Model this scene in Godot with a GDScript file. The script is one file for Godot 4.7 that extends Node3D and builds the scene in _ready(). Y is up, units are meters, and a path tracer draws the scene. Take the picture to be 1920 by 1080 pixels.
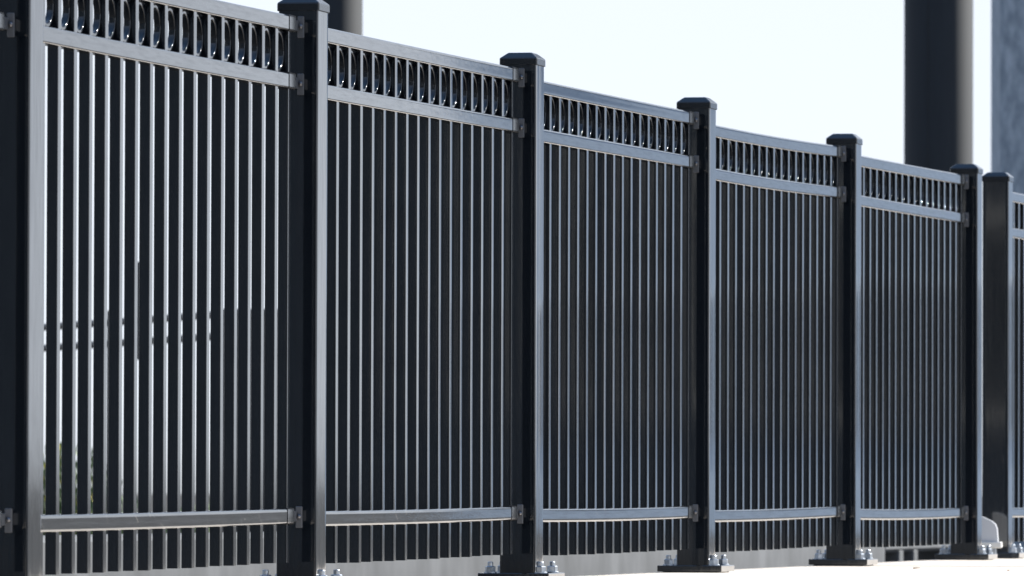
extends Node3D
# A black aluminium fence with ring inserts along a concrete walkway, seen from low down through a long lens.
# Fence frame: t runs along the fence (metres from the post nearest the pole), the front faces +n, y = 0 is the walkway.

const ALPHA := 0.23076            # the fence runs 13.2 degrees to the right of the view
const FX := -0.39525
const FZ := 14.10864
const SP := 1.81759               # spacing of the posts
const HW := 0.0381                # half a post
var F := Vector3(sin(ALPHA), 0, -cos(ALPHA))
var N := Vector3(cos(ALPHA), 0, sin(ALPHA))
var rng := RandomNumberGenerator.new()
var used := {}
var M := {}

func _ready() -> void:
	rng.seed = 11
	set_view()
	set_light()
	make_materials()
	build_ground()
	build_fence()
	build_background()
	build_surroundings()

# ------------------------------------------------------------------ view and light
func set_view() -> void:
	var cam := Camera3D.new()
	cam.name = "camera"
	cam.fov = 4.3535
	cam.near = 0.5
	cam.far = 3000.0
	cam.position = Vector3(0, 0.1865, 0)
	cam.rotation = Vector3(0.02689, 0, 0.00302)
	var lens := CameraAttributesPhysical.new()
	lens.frustum_focal_length = 280.0
	lens.exposure_aperture = 22.0
	lens.frustum_focus_distance = 15.0
	cam.attributes = lens
	add_child(cam)
	cam.fov = 4.3535
	cam.current = true

func set_light() -> void:
	var e := Environment.new()
	e.background_mode = Environment.BG_SKY
	var s := ProceduralSkyMaterial.new()
	s.sky_horizon_color = lin(0.875, 0.935, 1.02)
	s.sky_top_color = lin(0.14, 0.28, 0.56)
	s.sky_curve = 0.42
	s.sky_energy_multiplier = 1.0
	s.energy_multiplier = 0.54
	s.ground_horizon_color = Color(0.5, 0.5, 0.48)
	s.ground_bottom_color = Color(0.35, 0.34, 0.32)
	s.sun_angle_max = 1.0
	e.sky = Sky.new()
	e.sky.sky_material = s
	e.tonemap_mode = Environment.TONE_MAPPER_LINEAR
	e.tonemap_exposure = 2.1
	e.sdfgi_enabled = true
	e.ssao_enabled = true
	e.ssil_enabled = true
	var we := WorldEnvironment.new()
	we.name = "world_environment"
	we.environment = e
	add_child(we)
	var sun := DirectionalLight3D.new()
	sun.name = "sun"
	sun.light_energy = 1.6
	sun.light_color = Color(1.0, 0.985, 0.96)
	sun.light_angular_distance = 0.5
	sun.shadow_enabled = true
	var az := deg_to_rad(57.0)
	var el := deg_to_rad(36.0)
	var to_sun := Vector3(sin(az) * cos(el), sin(el), -cos(az) * cos(el))
	sun.basis = Basis.looking_at(-to_sun, Vector3.UP)
	add_child(sun)

# ------------------------------------------------------------------ materials
func lin(r: float, g: float, b: float) -> Color:
	return Color(r, g, b).linear_to_srgb()

func noise_tex(freq: float, octaves: int, lo: Color, hi: Color, size := 512, sd := 1, as_normal := false, bump := 1.0) -> NoiseTexture2D:
	var n := FastNoiseLite.new()
	n.noise_type = FastNoiseLite.TYPE_SIMPLEX_SMOOTH
	n.seed = sd
	n.frequency = freq
	n.fractal_octaves = octaves
	var t := NoiseTexture2D.new()
	t.noise = n
	t.width = size
	t.height = size
	t.seamless = true
	t.seamless_blend_skirt = 0.25
	if as_normal:
		t.as_normal_map = true
		t.bump_strength = bump
	else:
		var g := Gradient.new()
		g.set_color(0, lo)
		g.set_color(1, hi)
		t.color_ramp = g
	return t

func mat(called: String, c: Color, rough: float, metal := 0.0) -> StandardMaterial3D:
	var m := StandardMaterial3D.new()
	m.resource_name = called
	m.albedo_color = c
	m.roughness = rough
	m.metallic = metal
	M[called] = m
	return m

func textured(called: String, lo: Color, hi: Color, rough: float, freq: float, scale: Vector3, sd: int, bump := 0.0) -> StandardMaterial3D:
	var m := mat(called, Color.WHITE, rough)
	m.albedo_texture = noise_tex(freq, 5, lo, hi, 512, sd)
	m.uv1_triplanar = true
	m.uv1_world_triplanar = true
	m.uv1_scale = scale
	if bump > 0.0:
		m.normal_enabled = true
		m.normal_texture = noise_tex(freq * 2.0, 4, lo, hi, 512, sd + 7, true, bump)
	return m

func paint(called: String, rough_lo: float, rough_hi: float, scale: Vector3, bump: float, sd: int) -> StandardMaterial3D:
	# black powder coat: extrusion streaks and orange peel
	var m := mat(called, lin(0.0062, 0.0084, 0.0118), 1.0)
	m.roughness_texture = noise_tex(0.02, 4, Color(rough_lo, rough_lo, rough_lo), Color(rough_hi, rough_hi, rough_hi), 512, sd)
	m.roughness_texture_channel = BaseMaterial3D.TEXTURE_CHANNEL_RED
	m.normal_enabled = true
	m.normal_texture = noise_tex(0.03, 3, Color.BLACK, Color.WHITE, 512, sd + 3, true, bump)
	m.normal_scale = 0.12
	m.clearcoat_enabled = true
	m.clearcoat = 1.0
	m.clearcoat_roughness = rough_lo
	m.clearcoat_texture = noise_tex(0.02, 5, Color(0.62, 0.62, 0.62), Color(1.2, 1.2, 1.2), 512, sd + 5)
	m.uv1_triplanar = true
	m.uv1_scale = scale
	return m

func scuffs() -> ImageTexture:
	# black paint with rubbed-off scratches, sparse
	var g := RandomNumberGenerator.new()
	g.seed = 77
	var base := lin(0.0062, 0.0084, 0.0118)
	var im := Image.create(2048, 256, false, Image.FORMAT_RGB8)
	im.fill(base)
	for k in 130:
		var x := g.randf() * 2048.0
		var y := g.randf() * 256.0
		var dx := (g.randf() - 0.3) * 2.2
		var dy := g.randf() * 2.0 + 0.3
		var c := base.lerp(Color(0.62, 0.60, 0.57), g.randf_range(0.15, 0.75))
		for i in g.randi_range(5, 34):
			for w in 3:
				im.set_pixel(posmod(int(x) + w, 2048), posmod(int(y), 256), c)
				im.set_pixel(posmod(int(x) + w, 2048), posmod(int(y) + 1, 256), c)
			x += dx + g.randf() - 0.5
			y += dy * 0.8
	return ImageTexture.create_from_image(im)

func make_materials() -> void:
	paint("post_paint", 0.04, 0.11, Vector3(9, 0.7, 9), 0.5, 21)
	paint("rail_paint", 0.04, 0.10, Vector3(1.1, 9, 9), 0.5, 31)
	paint("picket_paint", 0.06, 0.13, Vector3(8, 0.8, 8), 0.5, 41)
	paint("cap_paint", 0.12, 0.2, Vector3(10, 10, 10), 0.3, 51)
	M.cap_paint.clearcoat = 0.4
	M.post_paint.normal_scale = 0.22
	paint("sleeve_paint", 0.16, 0.26, Vector3(10, 10, 10), 0.5, 67)
	paint("ring_paint", 0.08, 0.14, Vector3(10, 10, 10), 0.3, 61)
	var sc := paint("scuffed_paint", 0.04, 0.10, Vector3(0.55, 8, 8), 0.5, 31)
	sc.albedo_color = Color.WHITE
	sc.albedo_texture = scuffs()
	M.ring_paint.clearcoat = 0.7
	mat("bracket_metal", lin(0.11, 0.115, 0.125), 0.38)
	mat("screw_metal", lin(0.22, 0.22, 0.23), 0.28, 1.0)
	textured("galvanised", Color(0.55, 0.58, 0.62), Color(0.74, 0.77, 0.80), 0.36, 0.03, Vector3(6, 6, 6), 71)
	M.galvanised.metallic = 1.0
	textured("concrete", Color(0.72, 0.68, 0.63), Color(0.83, 0.80, 0.76), 0.9, 0.02, Vector3(1.2, 1.2, 1.2), 81, 2.0)
	textured("asphalt", Color(0.24, 0.24, 0.24), Color(0.33, 0.33, 0.325), 0.92, 0.05, Vector3(0.8, 0.8, 0.8), 91, 2.0)
	M.asphalt.metallic_specular = 0.15
	textured("wall_concrete", Color(0.27, 0.28, 0.29), Color(0.44, 0.45, 0.465), 0.92, 0.006, Vector3(0.9, 0.5, 0.9), 101, 0.5)
	textured("pole_paint", Color(0.075, 0.10, 0.125), Color(0.105, 0.135, 0.16), 0.75, 0.02, Vector3(3, 0.4, 3), 111)
	textured("weathered", Color(0.46, 0.51, 0.555), Color(0.70, 0.74, 0.78), 0.85, 0.016, Vector3(1.7, 0.8, 1.7), 121, 1.0)
	mat("dark_steel", lin(0.02, 0.022, 0.026), 0.4)
	mat("white_concrete", lin(0.62, 0.62, 0.60), 0.8)
	mat("cover_grey", lin(0.50, 0.52, 0.55), 0.45)
	mat("dry_leaf", lin(0.16, 0.07, 0.025), 0.8)
	mat("trunk_bark", lin(0.07, 0.055, 0.04), 0.95)
	var lf := mat("leaf", lin(0.06, 0.11, 0.03), 0.6)
	lf.vertex_color_use_as_albedo = true
	lf.albedo_color = Color.WHITE
	lf.backlight_enabled = true
	lf.backlight = Color(0.15, 0.22, 0.05)
	textured("building_wall", Color(0.755, 0.825, 0.90), Color(0.81, 0.875, 0.94), 0.9, 0.02, Vector3(0.3, 0.3, 0.3), 131)
	textured("dark_cladding", Color(0.14, 0.18, 0.22), Color(0.18, 0.22, 0.27), 0.9, 0.02, Vector3(0.3, 0.3, 0.3), 141)
	mat("window_glass", lin(0.02, 0.025, 0.03), 0.08)

# ------------------------------------------------------------------ helpers
func numbered(called: String) -> String:
	var k: int = used.get(called, 0)
	used[called] = k + 1
	return called if k == 0 else "%s_%03d" % [called, k]

func tag(o: Node, label: String, category: String, group := "") -> void:
	o.set_meta("label", label)
	o.set_meta("category", category)
	if group != "":
		o.set_meta("group", group)

func thing(called: String, label: String, category: String, group := "") -> Node3D:
	var o := Node3D.new()
	o.name = numbered(called)
	add_child(o)
	tag(o, label, category, group)
	return o

func put(parent: Node, called: String, mesh: Mesh, m: Material, at := Vector3.ZERO) -> MeshInstance3D:
	var o := MeshInstance3D.new()
	o.name = numbered(called) if parent == self else called
	o.mesh = mesh
	if m:
		o.material_override = m
	o.position = at
	parent.add_child(o, true)
	return o

func along(t: float, off := 0.0, y := 0.0) -> Vector3:
	return Vector3(FX, y, -FZ) + F * t + N * off

func fence_turn() -> float:
	return PI / 2.0 - ALPHA

# quad a b c d seen from outside, clockwise
func quad(st: SurfaceTool, a: Vector3, b: Vector3, c: Vector3, d: Vector3) -> void:
	for v in [a, b, c, a, c, d]:
		st.add_vertex(v)

# a box with chamfered edges, centred on c
func chamfer(st: SurfaceTool, c: Vector3, s: Vector3, r: float) -> void:
	var h := s / 2.0
	var ax := [Vector3.RIGHT, Vector3.UP, Vector3.BACK]
	var corner := func(sg: Vector3, k: int) -> Vector3:
		var q := h - Vector3(r, r, r)
		q[k] = h[k]
		return c + Vector3(sg.x * q.x, sg.y * q.y, sg.z * q.z)
	for k in 3:
		var i := (k + 1) % 3
		var j := (k + 2) % 3
		for sk in [-1.0, 1.0]:
			var p: Array = []
			for w in [[-1, -1], [-1, 1], [1, 1], [1, -1]]:
				var sg := Vector3.ZERO
				sg[k] = sk
				sg[i] = w[0]
				sg[j] = w[1]
				p.append(corner.call(sg, k))
			face(st, p, c)
	# edges
	for k in 3:
		var i := (k + 1) % 3
		var j := (k + 2) % 3
		for si in [-1.0, 1.0]:
			for sj in [-1.0, 1.0]:
				var p: Array = []
				for w in [[-1.0, i], [-1.0, j], [1.0, j], [1.0, i]]:
					var sg := Vector3.ZERO
					sg[k] = w[0]
					sg[i] = si
					sg[j] = sj
					p.append(corner.call(sg, w[1]))
				face(st, p, c)
	for sx in [-1.0, 1.0]:
		for sy in [-1.0, 1.0]:
			for sz in [-1.0, 1.0]:
				var sg := Vector3(sx, sy, sz)
				face(st, [corner.call(sg, 0), corner.call(sg, 1), corner.call(sg, 2)], c)

# a flat polygon turned so that it faces away from c
func face(st: SurfaceTool, p: Array, c: Vector3) -> void:
	var nrm: Vector3 = (p[1] - p[0]).cross(p[2] - p[0])
	var mid := Vector3.ZERO
	for v in p:
		mid += v
	mid /= p.size()
	if nrm.dot(mid - c) > 0.0:
		p.reverse()
	for k in range(1, p.size() - 1):
		st.add_vertex(p[0])
		st.add_vertex(p[k])
		st.add_vertex(p[k + 1])

func begin() -> SurfaceTool:
	var st := SurfaceTool.new()
	st.begin(Mesh.PRIMITIVE_TRIANGLES)
	st.set_smooth_group(-1)
	return st

func done(st: SurfaceTool) -> ArrayMesh:
	st.generate_normals()
	return st.commit()

func cbox(s: Vector3, r: float, c := Vector3.ZERO) -> ArrayMesh:
	var st := begin()
	chamfer(st, c, s, r)
	return done(st)

# profile of a rounded rectangle in the (a, b) plane with smooth normals; `wave` bends the flat faces a little
func rounded_profile(w: float, h: float, r: float, wave: float, cols: int, sd: int) -> Array:
	var g := RandomNumberGenerator.new()
	g.seed = sd
	var pts: Array = []
	var centres := [Vector2(w / 2 - r, h / 2 - r), Vector2(-w / 2 + r, h / 2 - r), Vector2(-w / 2 + r, -h / 2 + r), Vector2(w / 2 - r, -h / 2 + r)]
	for q in 4:
		var a0 := q * PI / 2.0
		for k in 5:
			var a := a0 + k * PI / 8.0
			pts.append(centres[q] + Vector2(cos(a), sin(a)) * r)
		var from: Vector2 = centres[q] + Vector2(cos(a0 + PI / 2), sin(a0 + PI / 2)) * r
		var to: Vector2 = centres[(q + 1) % 4] + Vector2(cos(a0 + PI / 2), sin(a0 + PI / 2)) * r
		var out := Vector2(cos(a0 + PI / 2), sin(a0 + PI / 2))
		for k in range(1, cols):
			var f := float(k) / cols
			pts.append(from.lerp(to, f) + out * wave * (g.randf() * 2.0 - 1.0))
	return pts

# sweep a profile along stations (Transform3D; profile x -> basis.x, y -> basis.y), capped
func sweep(profile: Array, stations: Array) -> ArrayMesh:
	var n := profile.size()
	var nrm: Array = []
	for k in n:
		var a: Vector2 = profile[(k - 1 + n) % n]
		var b: Vector2 = profile[(k + 1) % n]
		var d := (b - a).normalized()
		nrm.append(Vector2(d.y, -d.x))
	var v := PackedVector3Array()
	var nn := PackedVector3Array()
	var idx := PackedInt32Array()
	for s in stations:
		var tr: Transform3D = s
		for k in n:
			v.append(tr * Vector3(profile[k].x, profile[k].y, 0))
			nn.append((tr.basis * Vector3(nrm[k].x, nrm[k].y, 0)).normalized())
	for s in stations.size() - 1:
		for k in n:
			var a := s * n + k
			var b := s * n + (k + 1) % n
			idx.append_array([a, a + n, b, b, a + n, b + n])
	for e in 2:
		var s: int = 0 if e == 0 else stations.size() - 1
		var tr: Transform3D = stations[s]
		var base := v.size()
		var dir: Vector3 = tr.basis.z.normalized() * (-1.0 if e == 0 else 1.0)
		v.append(tr.origin)
		nn.append(dir)
		for k in n:
			v.append(tr * Vector3(profile[k].x, profile[k].y, 0))
			nn.append(dir)
		for k in n:
			var a := base + 1 + k
			var b := base + 1 + (k + 1) % n
			if e == 0:
				idx.append_array([base, a, b])
			else:
				idx.append_array([base, b, a])
	# make every triangle wind clockwise for its normal
	for k in range(0, idx.size(), 3):
		var g: Vector3 = (v[idx[k + 1]] - v[idx[k]]).cross(v[idx[k + 2]] - v[idx[k]])
		if g.dot(nn[idx[k]] + nn[idx[k + 1]] + nn[idx[k + 2]]) > 0.0:
			var sw := idx[k + 1]
			idx[k + 1] = idx[k + 2]
			idx[k + 2] = sw
	var arr := []
	arr.resize(Mesh.ARRAY_MAX)
	arr[Mesh.ARRAY_VERTEX] = v
	arr[Mesh.ARRAY_NORMAL] = nn
	arr[Mesh.ARRAY_INDEX] = idx
	var mesh := ArrayMesh.new()
	mesh.add_surface_from_arrays(Mesh.PRIMITIVE_TRIANGLES, arr)
	return mesh

# stations for a straight bar from a to b; `side` is where profile x points
func bar(a: Vector3, b: Vector3, side: Vector3) -> Array:
	var z := (b - a).normalized()
	var x := (side - z * side.dot(z)).normalized()
	var bs := Basis(x, z.cross(x), z)
	return [Transform3D(bs, a), Transform3D(bs, b)]

func lathe(pts: Array, n: int, smooth := true) -> ArrayMesh:
	var st := SurfaceTool.new()
	st.begin(Mesh.PRIMITIVE_TRIANGLES)
	st.set_smooth_group(0 if smooth else -1)
	for k in n:
		var a := TAU * k / n
		var b := TAU * (k + 1) / n
		for i in pts.size() - 1:
			var p: Vector2 = pts[i]
			var q: Vector2 = pts[i + 1]
			var pa := Vector3(cos(a) * p.x, p.y, sin(a) * p.x)
			var pb := Vector3(cos(b) * p.x, p.y, sin(b) * p.x)
			var qa := Vector3(cos(a) * q.x, q.y, sin(a) * q.x)
			var qb := Vector3(cos(b) * q.x, q.y, sin(b) * q.x)
			if p.x > 0.0:
				for v in [pa, pb, qb]:
					st.add_vertex(v)
			if q.x > 0.0:
				for v in [pa, qb, qa]:
					st.add_vertex(v)
	st.generate_normals()
	return st.commit()

# ------------------------------------------------------------------ ground
func build_ground() -> void:
	var g := put(self, "ground", cbox(Vector3(2400, 0.2, 2400), 0.01), M.asphalt, Vector3(0, -0.40, 0))
	g.set_meta("kind", "structure")
	# the walkway: cast bays with narrow joints
	var w := Node3D.new()
	w.name = "walkway"
	w.set_meta("kind", "structure")
	add_child(w)
	w.position = along(0, 0, 0)
	w.rotation.y = fence_turn()
	var bay := cbox(Vector3(1.812, 0.30, 1.16), 0.006)
	for k in range(-7, 12):
		var o := put(w, "bay", bay, M.concrete, Vector3(0.93 + 1.8176 * k, -0.15 + 0.0006 * sin(k * 2.3), 0.49))
		o.position.z += 0.002 * cos(k * 1.7)

# ------------------------------------------------------------------ fence
const OFFS := [-0.002, -0.002, 0.0045, 0.001, -0.0062, -0.0012, 0.0038, -0.0015, 0.0]

func build_fence() -> void:
	var sq := rounded_profile(0.0762, 0.0762, 0.0035, 0.00006, 8, 5)
	var shaft := sweep(sq, bar(Vector3(0, 0.016, 0), Vector3(0, 1.090, 0), Vector3.RIGHT))
	var cap := cap_mesh()
	var plate := cbox(Vector3(0.152, 0.0145, 0.152), 0.0012, Vector3(0, 0.00975, 0))
	var shim := cbox(Vector3(0.13, 0.004, 0.13), 0.0005, Vector3(0, 0.001, 0))
	var nut := nut_mesh()
	var rod := lathe([Vector2(0, 0.0405), Vector2(0.005, 0.0405), Vector2(0.006, 0.0392), Vector2(0.006, 0.015)], 14, false)
	var washer := lathe([Vector2(0.006, 0.0196), Vector2(0.0132, 0.0196), Vector2(0.0135, 0.0193), Vector2(0.0135, 0.0168)], 20, false)
	# two runs with a narrow gap between them; each run is one fence of posts and panels
	var long_run := thing("fence", "long black picket fence with a row of rings under its top rail", "fence", "black fences along the walkway")
	var short_run := thing("fence", "black fence standing alone across the narrow gap from the long run", "fence", "black fences along the walkway")
	for o in [long_run, short_run]:
		o.position = along(0.0 if o == long_run else tpos(7))
		o.rotation.y = fence_turn()
	var bolt := SurfaceTool.new()
	bolt.begin(Mesh.PRIMITIVE_TRIANGLES)
	for q in [rod, nut, washer]:
		bolt.append_from(q, 0, Transform3D.IDENTITY)
	var bolt_mesh := bolt.commit()
	for i in 9:
		var run: Node3D = long_run if i < 7 else short_run
		var p := put(run, "post", shaft, M.post_paint, Vector3(tpos(i) - (0.0 if i < 7 else tpos(7)), 0, OFFS[i]))
		p.rotation = Vector3(rng.randf_range(-0.0008, 0.0008), 0, rng.randf_range(-0.0008, 0.0008))
		put(p, "cap", cap, M.cap_paint)
		put(p, "base_plate", plate, M.post_paint)
		put(p, "shim", shim, M.dark_steel)
		for sx in [-1.0, 1.0]:
			for sz in [-1.0, 1.0]:
				var a := put(p, "anchor_bolt", bolt_mesh, M.galvanised, Vector3(sx * 0.054, 0, sz * 0.054))
				a.rotation.y = rng.randf() * TAU
	# panels: heights (mm over the walkway) of the tops of bottom and middle rail at u = 0.08, 0.5, 0.93
	var low := [[146, 149, 154], [146.7, 149.6, 155.0], [150, 151.6, 156.8], [151.6, 150.6, 155.3], [145.4, 147, 153.3], [146.1, 142.7, 147.5], [146, 145, 150]]
	var mid := [[951, 953, 959], [952.2, 953.4, 958.9], [951.6, 956.7, 963.9], [954.4, 959.5, 966.2], [948.6, 952.6, 966.8], [956.3, 960.2, 966.3], [955, 958, 965]]
	var up := [[106, 106], [106.5, 106.6], [107, 105.5], [101.6, 101.5], [101.6, 103.4], [102.3, 105.9], [103, 105]]
	for h in [low, mid]:
		for q in h:      # rails hang a little less than the three heights say
			q[1] = 0.7 * q[1] + 0.3 * (q[0] + q[2]) / 2.0
	var picket := picket_mesh()
	var ring := ring_mesh()
	var screw := lathe([Vector2(0, 0.0042), Vector2(0.0022, 0.0039), Vector2(0.0040, 0.0028), Vector2(0.0048, 0.0012), Vector2(0.0050, 0.0)], 14)
	var prof := rounded_profile(0.0255, 0.0295, 0.0038, 0.000022, 6, 9)
	var sleeve := rounded_profile(0.0275, 0.0315, 0.0048, 0.0, 2, 9)
	for i in 7:
		var ia: int = i if i < 6 else 7
		var a: Vector3 = along(tpos(ia), OFFS[ia])
		var b: Vector3 = along(tpos(ia + 1), OFFS[ia + 1])
		var p := Node3D.new()
		p.name = "panel"
		(long_run if i < 6 else short_run).add_child(p, true)
		var length := a.distance_to(b)
		var d := (b - a).normalized()
		p.global_transform = Transform3D(Basis(d, Vector3.UP, d.cross(Vector3.UP)), a)
		var rails := [low[i], mid[i], [mid[i][0] + up[i][0], mid[i][1] + (up[i][0] + up[i][1]) / 2.0, mid[i][2] + up[i][1]]]
		var t0 := HW + 0.036
		var t1 := length - HW - 0.064
		for r in rails:
			var st: Array = []
			for k in 25:
				var x := lerpf(t0, t1, k / 24.0)
				var y := height_at(r, x / length) - 0.01475
				var slope := (height_at(r, (x + 0.01) / length) - height_at(r, (x - 0.01) / length)) / 0.02
				var z := Vector3(1, slope, 0).normalized()
				st.append(Transform3D(Basis(Vector3.BACK, z.cross(Vector3.BACK), z), Vector3(x, y, 0)))
			put(p, "rail", sweep(prof, st), M.scuffed_paint if r == rails[0] else M.rail_paint)
			for e in 2:
				bracket(p, sleeve, screw, length, e, height_at(r, (0.06 if e == 0 else 0.94)) - 0.01475, t0, t1)
		for k in 18:
			var u := 0.0735 + 0.0503 * k
			var y0 := (height_at(low[i], u) - 0.100) - 0.0035 * sin(k * 1.9 + i)
			y0 += 0.003 * sin(k * 1.9 + i)
			var o := put(p, "picket", picket, M.picket_paint, Vector3(u * length + rng.randf_range(-0.0006, 0.0006), y0, 0))
			o.rotation.y = (rng.randf() - 0.5) * 0.012
			if k < 17:
				var ur := u + 0.02515
				var rg := put(p, "ring", ring, M.ring_paint, Vector3(ur * length, height_at(mid[i], ur) + (up[i][0] + up[i][1]) / 4000.0 - 0.01475, rng.randf_range(-0.0006, 0.0006)))
				rg.rotation = Vector3(rng.randf_range(-0.02, 0.02), rng.randf_range(-0.015, 0.015), rng.randf() * TAU)

func tpos(i: int) -> float:
	if i < 7:
		return (i - 2) * SP
	return 4.0 * SP + 0.5546 + (SP if i == 8 else 0.0)

# quadratic through (0.08, 0.5, 0.93), in metres
func height_at(r: Array, u: float) -> float:
	var a := (u - 0.5) * (u - 0.93) / ((0.08 - 0.5) * (0.08 - 0.93))
	var b := (u - 0.08) * (u - 0.93) / ((0.5 - 0.08) * (0.5 - 0.93))
	var c := (u - 0.08) * (u - 0.5) / ((0.93 - 0.08) * (0.93 - 0.5))
	return (r[0] * a + r[1] * b + r[2] * c) / 1000.0

func bracket(p: Node3D, sleeve: Array, screw: Mesh, length: float, e: int, y: float, t0: float, t1: float) -> void:
	var dir := 1.0 if e == 0 else -1.0
	var x_end := t0 - 0.002 if e == 0 else t1 + 0.002
	var post_face := HW if e == 0 else length - HW
	var st := SurfaceTool.new()
	st.begin(Mesh.PRIMITIVE_TRIANGLES)
	var a := Vector3(x_end, y, 0)
	var b := Vector3(x_end + dir * 0.046, y, 0)
	st.append_from(sweep(sleeve, bar(a if e == 0 else b, b if e == 0 else a, Vector3.BACK)), 0, Transform3D.IDENTITY)
	put(p, "bracket_sleeve", st.commit(), M.sleeve_paint)
	st = SurfaceTool.new()
	st.begin(Mesh.PRIMITIVE_TRIANGLES)
	var lug_len := absf(x_end - post_face) - 0.004
	st.append_from(cbox(Vector3(lug_len, 0.020, 0.012), 0.001), 0, Transform3D(Basis(), Vector3(post_face + dir * (0.004 + lug_len / 2.0), y, -0.003)))
	st.append_from(cbox(Vector3(0.0045, 0.0400, 0.0125), 0.0012), 0, Transform3D(Basis(), Vector3(post_face + dir * 0.00225, y - 0.002, 0.0065)))
	put(p, "bracket_flange", st.commit(), M.bracket_metal)
	var s := put(p, "screw", screw, M.screw_metal, Vector3(post_face + dir * 0.0045, y - 0.001, 0.0065))
	s.rotation.z = -dir * PI / 2.0

func cap_mesh() -> ArrayMesh:
	# skirt, bevelled shoulders, flat top
	var st := begin()
	var lev := [[0.0810, 1.0795, 0.003], [0.0815, 1.0805, 0.004], [0.0815, 1.0925, 0.004], [0.0795, 1.0950, 0.004], [0.0560, 1.1042, 0.003], [0.0500, 1.1062, 0.003]]
	var loops: Array = []
	for l in lev:
		var prof := rounded_profile(l[0], l[0], l[2], 0.0, 1, 1)
		var row: Array = []
		for q in prof:
			row.append(Vector3(q.x, l[1], q.y))
		loops.append(row)
	var n: int = loops[0].size()
	var c := Vector3(0, 1.09, 0)
	for s in loops.size() - 1:
		for k in n:
			face(st, [loops[s][k], loops[s][(k + 1) % n], loops[s + 1][(k + 1) % n], loops[s + 1][k]], c)
	face(st, loops[-1].duplicate(), c)
	face(st, loops[0].duplicate(), c)
	return done(st)

func nut_mesh() -> ArrayMesh:
	var st := begin()
	var ring0: Array = []
	var ring1: Array = []
	var ring2: Array = []
	for k in 6:
		var a := TAU * k / 6.0
		ring0.append(Vector3(cos(a) * 0.0112, 0.0196, sin(a) * 0.0112))
		ring1.append(Vector3(cos(a) * 0.0112, 0.0300, sin(a) * 0.0112))
		ring2.append(Vector3(cos(a) * 0.0094, 0.0314, sin(a) * 0.0094))
	var c := Vector3(0, 0.025, 0)
	for k in 6:
		var j := (k + 1) % 6
		face(st, [ring0[k], ring0[j], ring1[j], ring1[k]], c)
		face(st, [ring1[k], ring1[j], ring2[j], ring2[k]], c)
	face(st, ring2.duplicate(), c)
	face(st, ring0.duplicate(), c)
	return done(st)

func picket_mesh() -> ArrayMesh:
	var prof := rounded_profile(0.0191, 0.0191, 0.0012, 0.00002, 3, 3)
	return sweep(prof, bar(Vector3(0, 0, 0), Vector3(0, 0.995, 0), Vector3.RIGHT))

func ring_mesh() -> ArrayMesh:
	var prof := rounded_profile(0.0068, 0.0120, 0.0016, 0.0, 2, 4)
	var st: Array = []
	for k in 37:
		var a := TAU * k / 36.0
		var o := Vector3(cos(a), sin(a), 0)
		st.append(Transform3D(Basis(o, Vector3.BACK, o.cross(Vector3.BACK)), o * 0.0352 + Vector3(0, 0, -0.004)))
	return sweep(prof, st)

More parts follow.
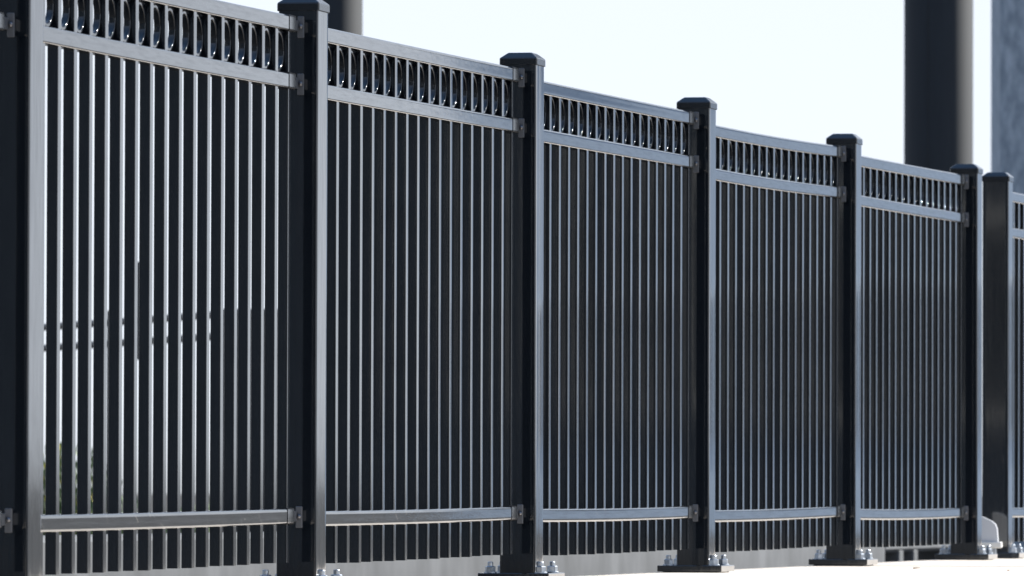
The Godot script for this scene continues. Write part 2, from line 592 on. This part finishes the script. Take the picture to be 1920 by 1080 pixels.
# ------------------------------------------------------------------ what stands behind the fence
func build_background() -> void:
	# two steel poles and a weathered column
	var r := 0.155
	for k in 2:
		var label: String = ["dark round steel pole rising behind the fence post", "dark round steel pole next to the weathered grey column"][k]
		var p := thing("steel_pole", label, "pole", "dark steel poles")
		p.position = [Vector3(-0.83, -0.3, -34.0), Vector3(1.9135, -0.3, -34.0)][k]
		put(p, "shaft", lathe([Vector2(0, 7.5), Vector2(r, 7.5), Vector2(r, 0)], 64), M.pole_paint)
		put(p, "base_flange", lathe([Vector2(0, 0.03), Vector2(0.27, 0.03), Vector2(0.27, 0)], 40, false), M.pole_paint)
		put(p, "seam", cbox(Vector3(0.010, 7.4, 0.004), 0.001, Vector3(-0.055, 3.75, 0.1452)), M.pole_paint)
	var c := thing("weathered_column", "broad blue-grey column with mottled weathered surface", "column")
	c.position = Vector3(2.578 + 0.45, -0.3, -40.4)
	put(c, "shaft", cbox(Vector3(0.9, 8.0, 0.8), 0.02, Vector3(0, 4.0, 0)), M.weathered)
	put(c, "footing", cbox(Vector3(1.2, 0.15, 1.1), 0.02, Vector3(0, 0.074, 0)), M.wall_concrete)
	# the low concrete kerb wall, with drain openings near its end
	var w := thing("kerb_wall", "low grey stained concrete kerb wall behind the fence", "wall")
	w.position = along(0, -1.35, -0.3)
	w.rotation.y = fence_turn()
	var st := begin()
	chamfer(st, Vector3(5.2, 0.19, -0.12), Vector3(16.4, 0.38, 0.24), 0.012)
	chamfer(st, Vector3(14.3, 0.325, -0.12), Vector3(1.8, 0.11, 0.24), 0.012)
	for x in [13.74, 14.04, 15.12]:
		chamfer(st, Vector3(x, 0.14, -0.12), Vector3(0.09, 0.28, 0.235), 0.006)
	put(w, "wall_body", done(st), M.wall_concrete)
	# small white cover standing in the gap between the two runs
	var b := thing("conduit_cover", "small white rounded cover on a flange, standing in the narrow gap between posts", "cover")
	b.position = Vector3(1.376, 0, -21.45)
	b.rotation.y = deg_to_rad(-6.0)
	var nose := begin()
	var poly := PackedVector2Array([Vector2(-0.09, 0.150), Vector2(-0.042, 0.134), Vector2(-0.018, 0.122), Vector2(-0.007, 0.112), Vector2(-0.002, 0.098), Vector2(0.0, 0.075), Vector2(0.001, 0.056), Vector2(-0.09, 0.056)])
	var tri := Geometry2D.triangulate_polygon(poly)
	var mid := Vector3(-0.045, 0.09, -0.03)
	for k in range(0, tri.size(), 3):
		for z in [0.0, -0.06]:
			face(nose, [Vector3(poly[tri[k]].x, poly[tri[k]].y, z), Vector3(poly[tri[k + 1]].x, poly[tri[k + 1]].y, z), Vector3(poly[tri[k + 2]].x, poly[tri[k + 2]].y, z)], mid)
	for k in poly.size():
		var q := poly[(k + 1) % poly.size()]
		face(nose, [Vector3(poly[k].x, poly[k].y, 0), Vector3(q.x, q.y, 0), Vector3(q.x, q.y, -0.06), Vector3(poly[k].x, poly[k].y, -0.06)], mid)
	put(b, "hood", done(nose), M.cover_grey)
	b.scale = Vector3(0.9, 0.88, 0.9)
	put(b, "flange", cbox(Vector3(0.115, 0.020, 0.085), 0.003, Vector3(-0.045, 0.0455, -0.03)), M.white_concrete)
	put(b, "base", cbox(Vector3(0.085, 0.036, 0.07), 0.002, Vector3(-0.048, 0.0178, -0.03)), M.galvanised)
	# far handrail on two posts, and a dark cabinet, glimpsed between the pickets
	var h := thing("handrail", "dark two-bar handrail glimpsed between the fence pickets", "handrail")
	h.position = Vector3(-1.62, -0.3, -31.2)
	var tube := rounded_profile(0.030, 0.030, 0.0135, 0.0, 1, 1)
	var post_prof := rounded_profile(0.05, 0.05, 0.008, 0.0, 1, 1)
	put(h, "bar", sweep(tube, bar(Vector3(-0.9, 1.163, -1.9), Vector3(0.45, 1.190, 0.97), Vector3.UP)), M.dark_steel)
	put(h, "bar", sweep(tube, bar(Vector3(-0.9, 1.074, -1.9), Vector3(0.45, 1.103, 0.97), Vector3.UP)), M.dark_steel)
	put(h, "post", sweep(post_prof, bar(Vector3(-0.025, 0, -0.04), Vector3(-0.025, 1.228, -0.04), Vector3.RIGHT)), M.dark_steel)
	put(h, "post", sweep(post_prof, bar(Vector3(0.45, 0, 0.97), Vector3(0.45, 1.2, 0.97), Vector3.RIGHT)), M.dark_steel)
	put(h, "sign_plate", cbox(Vector3(0.05, 0.40, 0.02), 0.003, Vector3(0.112, 1.22, 0.30)), M.dark_steel)
	var cb := thing("utility_cabinet", "dark utility cabinet hidden behind the fence pickets", "cabinet")
	cb.position = Vector3(-0.985, -0.3, -30.3)
	put(cb, "body", cbox(Vector3(0.33, 1.15, 0.5), 0.01, Vector3(0, 0.605, 0)), M.dark_steel)
	put(cb, "lid", cbox(Vector3(0.36, 0.03, 0.53), 0.008, Vector3(0, 1.194, 0)), M.dark_steel)
	put(cb, "plinth", cbox(Vector3(0.40, 0.05, 0.56), 0.008, Vector3(0, 0.024, 0)), M.wall_concrete)
	# dry leaves on the walkway
	for k in 2:
		var lf := thing("dry_leaf", ["small curled brown leaf on the bright walkway near the last posts", "brown leaf lying out on the open walkway, farther from the posts"][k], "leaf", "leaves on the walkway")
		lf.position = [Vector3(0.991, 0.0015, -18.53), Vector3(1.182, 0.0015, -18.02)][k]
		lf.rotation.y = k * 1.3
		var ls := begin()
		for q in 6:
			var x0 := -0.009 + q * 0.003
			var x1 := x0 + 0.003
			var w0 := 0.0045 * sin((q + 0.15) / 6.3 * PI)
			var w1 := 0.0045 * sin((q + 1.15) / 6.3 * PI)
			for sg in [-1.0, 1.0]:
				face(ls, [Vector3(x0, 0.000 + q * 0.0003, 0), Vector3(x1, 0.0003 + q * 0.0003, 0), Vector3(x1, 0.0033, sg * w1), Vector3(x0, 0.003, sg * w0)], Vector3(0, -1, 0))
		put(lf, "blade", done(ls), M.dry_leaf)
	# low shrubs beyond
	shrub(Vector3(-2.66, -0.3, -45.0), 0.46, 0.74, 5000, "green shrub with yellow flowers beyond the handrail", true)
	shrub(Vector3(-1.75, -0.3, -46.0), 0.45, 0.40, 2600, "low green shrub between the flowering shrub and the cabinet", false)

func shrub(at: Vector3, rad: float, h: float, count: int, label: String, flowers: bool) -> void:
	var s := thing("shrub", label, "shrub", "shrubs beyond the handrail")
	s.position = at
	var tw := SurfaceTool.new()
	tw.begin(Mesh.PRIMITIVE_TRIANGLES)
	var stem := rounded_profile(0.012, 0.012, 0.005, 0.0, 1, 1)
	for k in 9:
		var a := TAU * k / 9.0
		tw.append_from(sweep(stem, bar(Vector3(0, 0, 0), Vector3(cos(a) * rad * 0.7, h * 0.8, sin(a) * rad * 0.7), Vector3(0.3, 0.2, 0.9))), 0, Transform3D.IDENTITY)
	put(s, "stems", tw.commit(), M.trunk_bark)
	var st := begin()
	for k in count:
		var q := Vector3(rng.randf() * 2 - 1, rng.randf(), rng.randf() * 2 - 1)
		var lump := 0.75 + 0.25 * sin(q.x * 7.0 + q.z * 5.0)
		if Vector2(q.x, q.z).length() > sqrt(maxf(0.0, 1.0 - q.y * q.y)) * lump + 0.15:
			continue
		var c := Vector3(q.x * rad, 0.03 + q.y * h, q.z * rad)
		var d1 := Vector3(rng.randf() - 0.5, rng.randf() - 0.5, rng.randf() - 0.5).normalized() * 0.035
		var d2 := d1.cross(Vector3(rng.randf() - 0.5, rng.randf() - 0.5, rng.randf() - 0.5)).normalized() * 0.014
		var col := Color(0.05, 0.10, 0.025).lerp(Color(0.10, 0.16, 0.05), rng.randf())
		if flowers and rng.randf() < 0.10:
			col = Color(0.62, 0.52, 0.04)
		st.set_color(col)
		quad(st, c - d1, c + d2, c + d1, c - d2)
	put(s, "foliage", done(st), M.leaf)

# ------------------------------------------------------------------ buildings whose image the glossy paint mirrors
func build_surroundings() -> void:
	building("pale_building", "tall pale building beside the walkway, away from the fence", Vector3(22.8, -0.3, -80.0), deg_to_rad(39.0), Vector3(22.0, 6.6, 9.0), M.building_wall, 7)
	building("low_building", "long low pale building next to the tall one", Vector3(53.5, -0.3, -60.0), deg_to_rad(39.0), Vector3(30.0, 2.4, 8.0), M.building_wall, 9)
	building("dark_building", "dark clad building facing the near end of the fence", Vector3(-14.0, -0.3, 20.0), deg_to_rad(-28.0), Vector3(46.0, 19.0, 10.0), M.dark_cladding, 10)

func building(called: String, label: String, at: Vector3, turn: float, size: Vector3, m: Material, cols: int) -> void:
	var b := thing(called, label, "building")
	b.position = at
	b.rotation.y = turn
	put(b, "wall", cbox(size, 0.03, Vector3(0, size.y / 2.0, 0)), m)
	put(b, "roof", cbox(Vector3(size.x + 0.5, 0.3, size.z + 0.5), 0.03, Vector3(0, size.y + 0.152, 0)), M.wall_concrete)
	var floors := int(size.y / 3.4)
	var pane := cbox(Vector3(1.3, 1.5, 0.06), 0.005)
	var frame := cbox(Vector3(1.5, 1.7, 0.05), 0.01)
	for f in floors:
		for k in cols:
			for s in [-1.0, 1.0]:
				var x := (k + 0.5 - cols / 2.0) * size.x / cols
				var w := put(b, "window", frame, M.white_concrete, Vector3(x, 1.9 + f * 3.3, s * (size.z / 2.0 + 0.02)))
				put(w, "pane", pane, M.window_glass, Vector3(0, 0, s * 0.012))
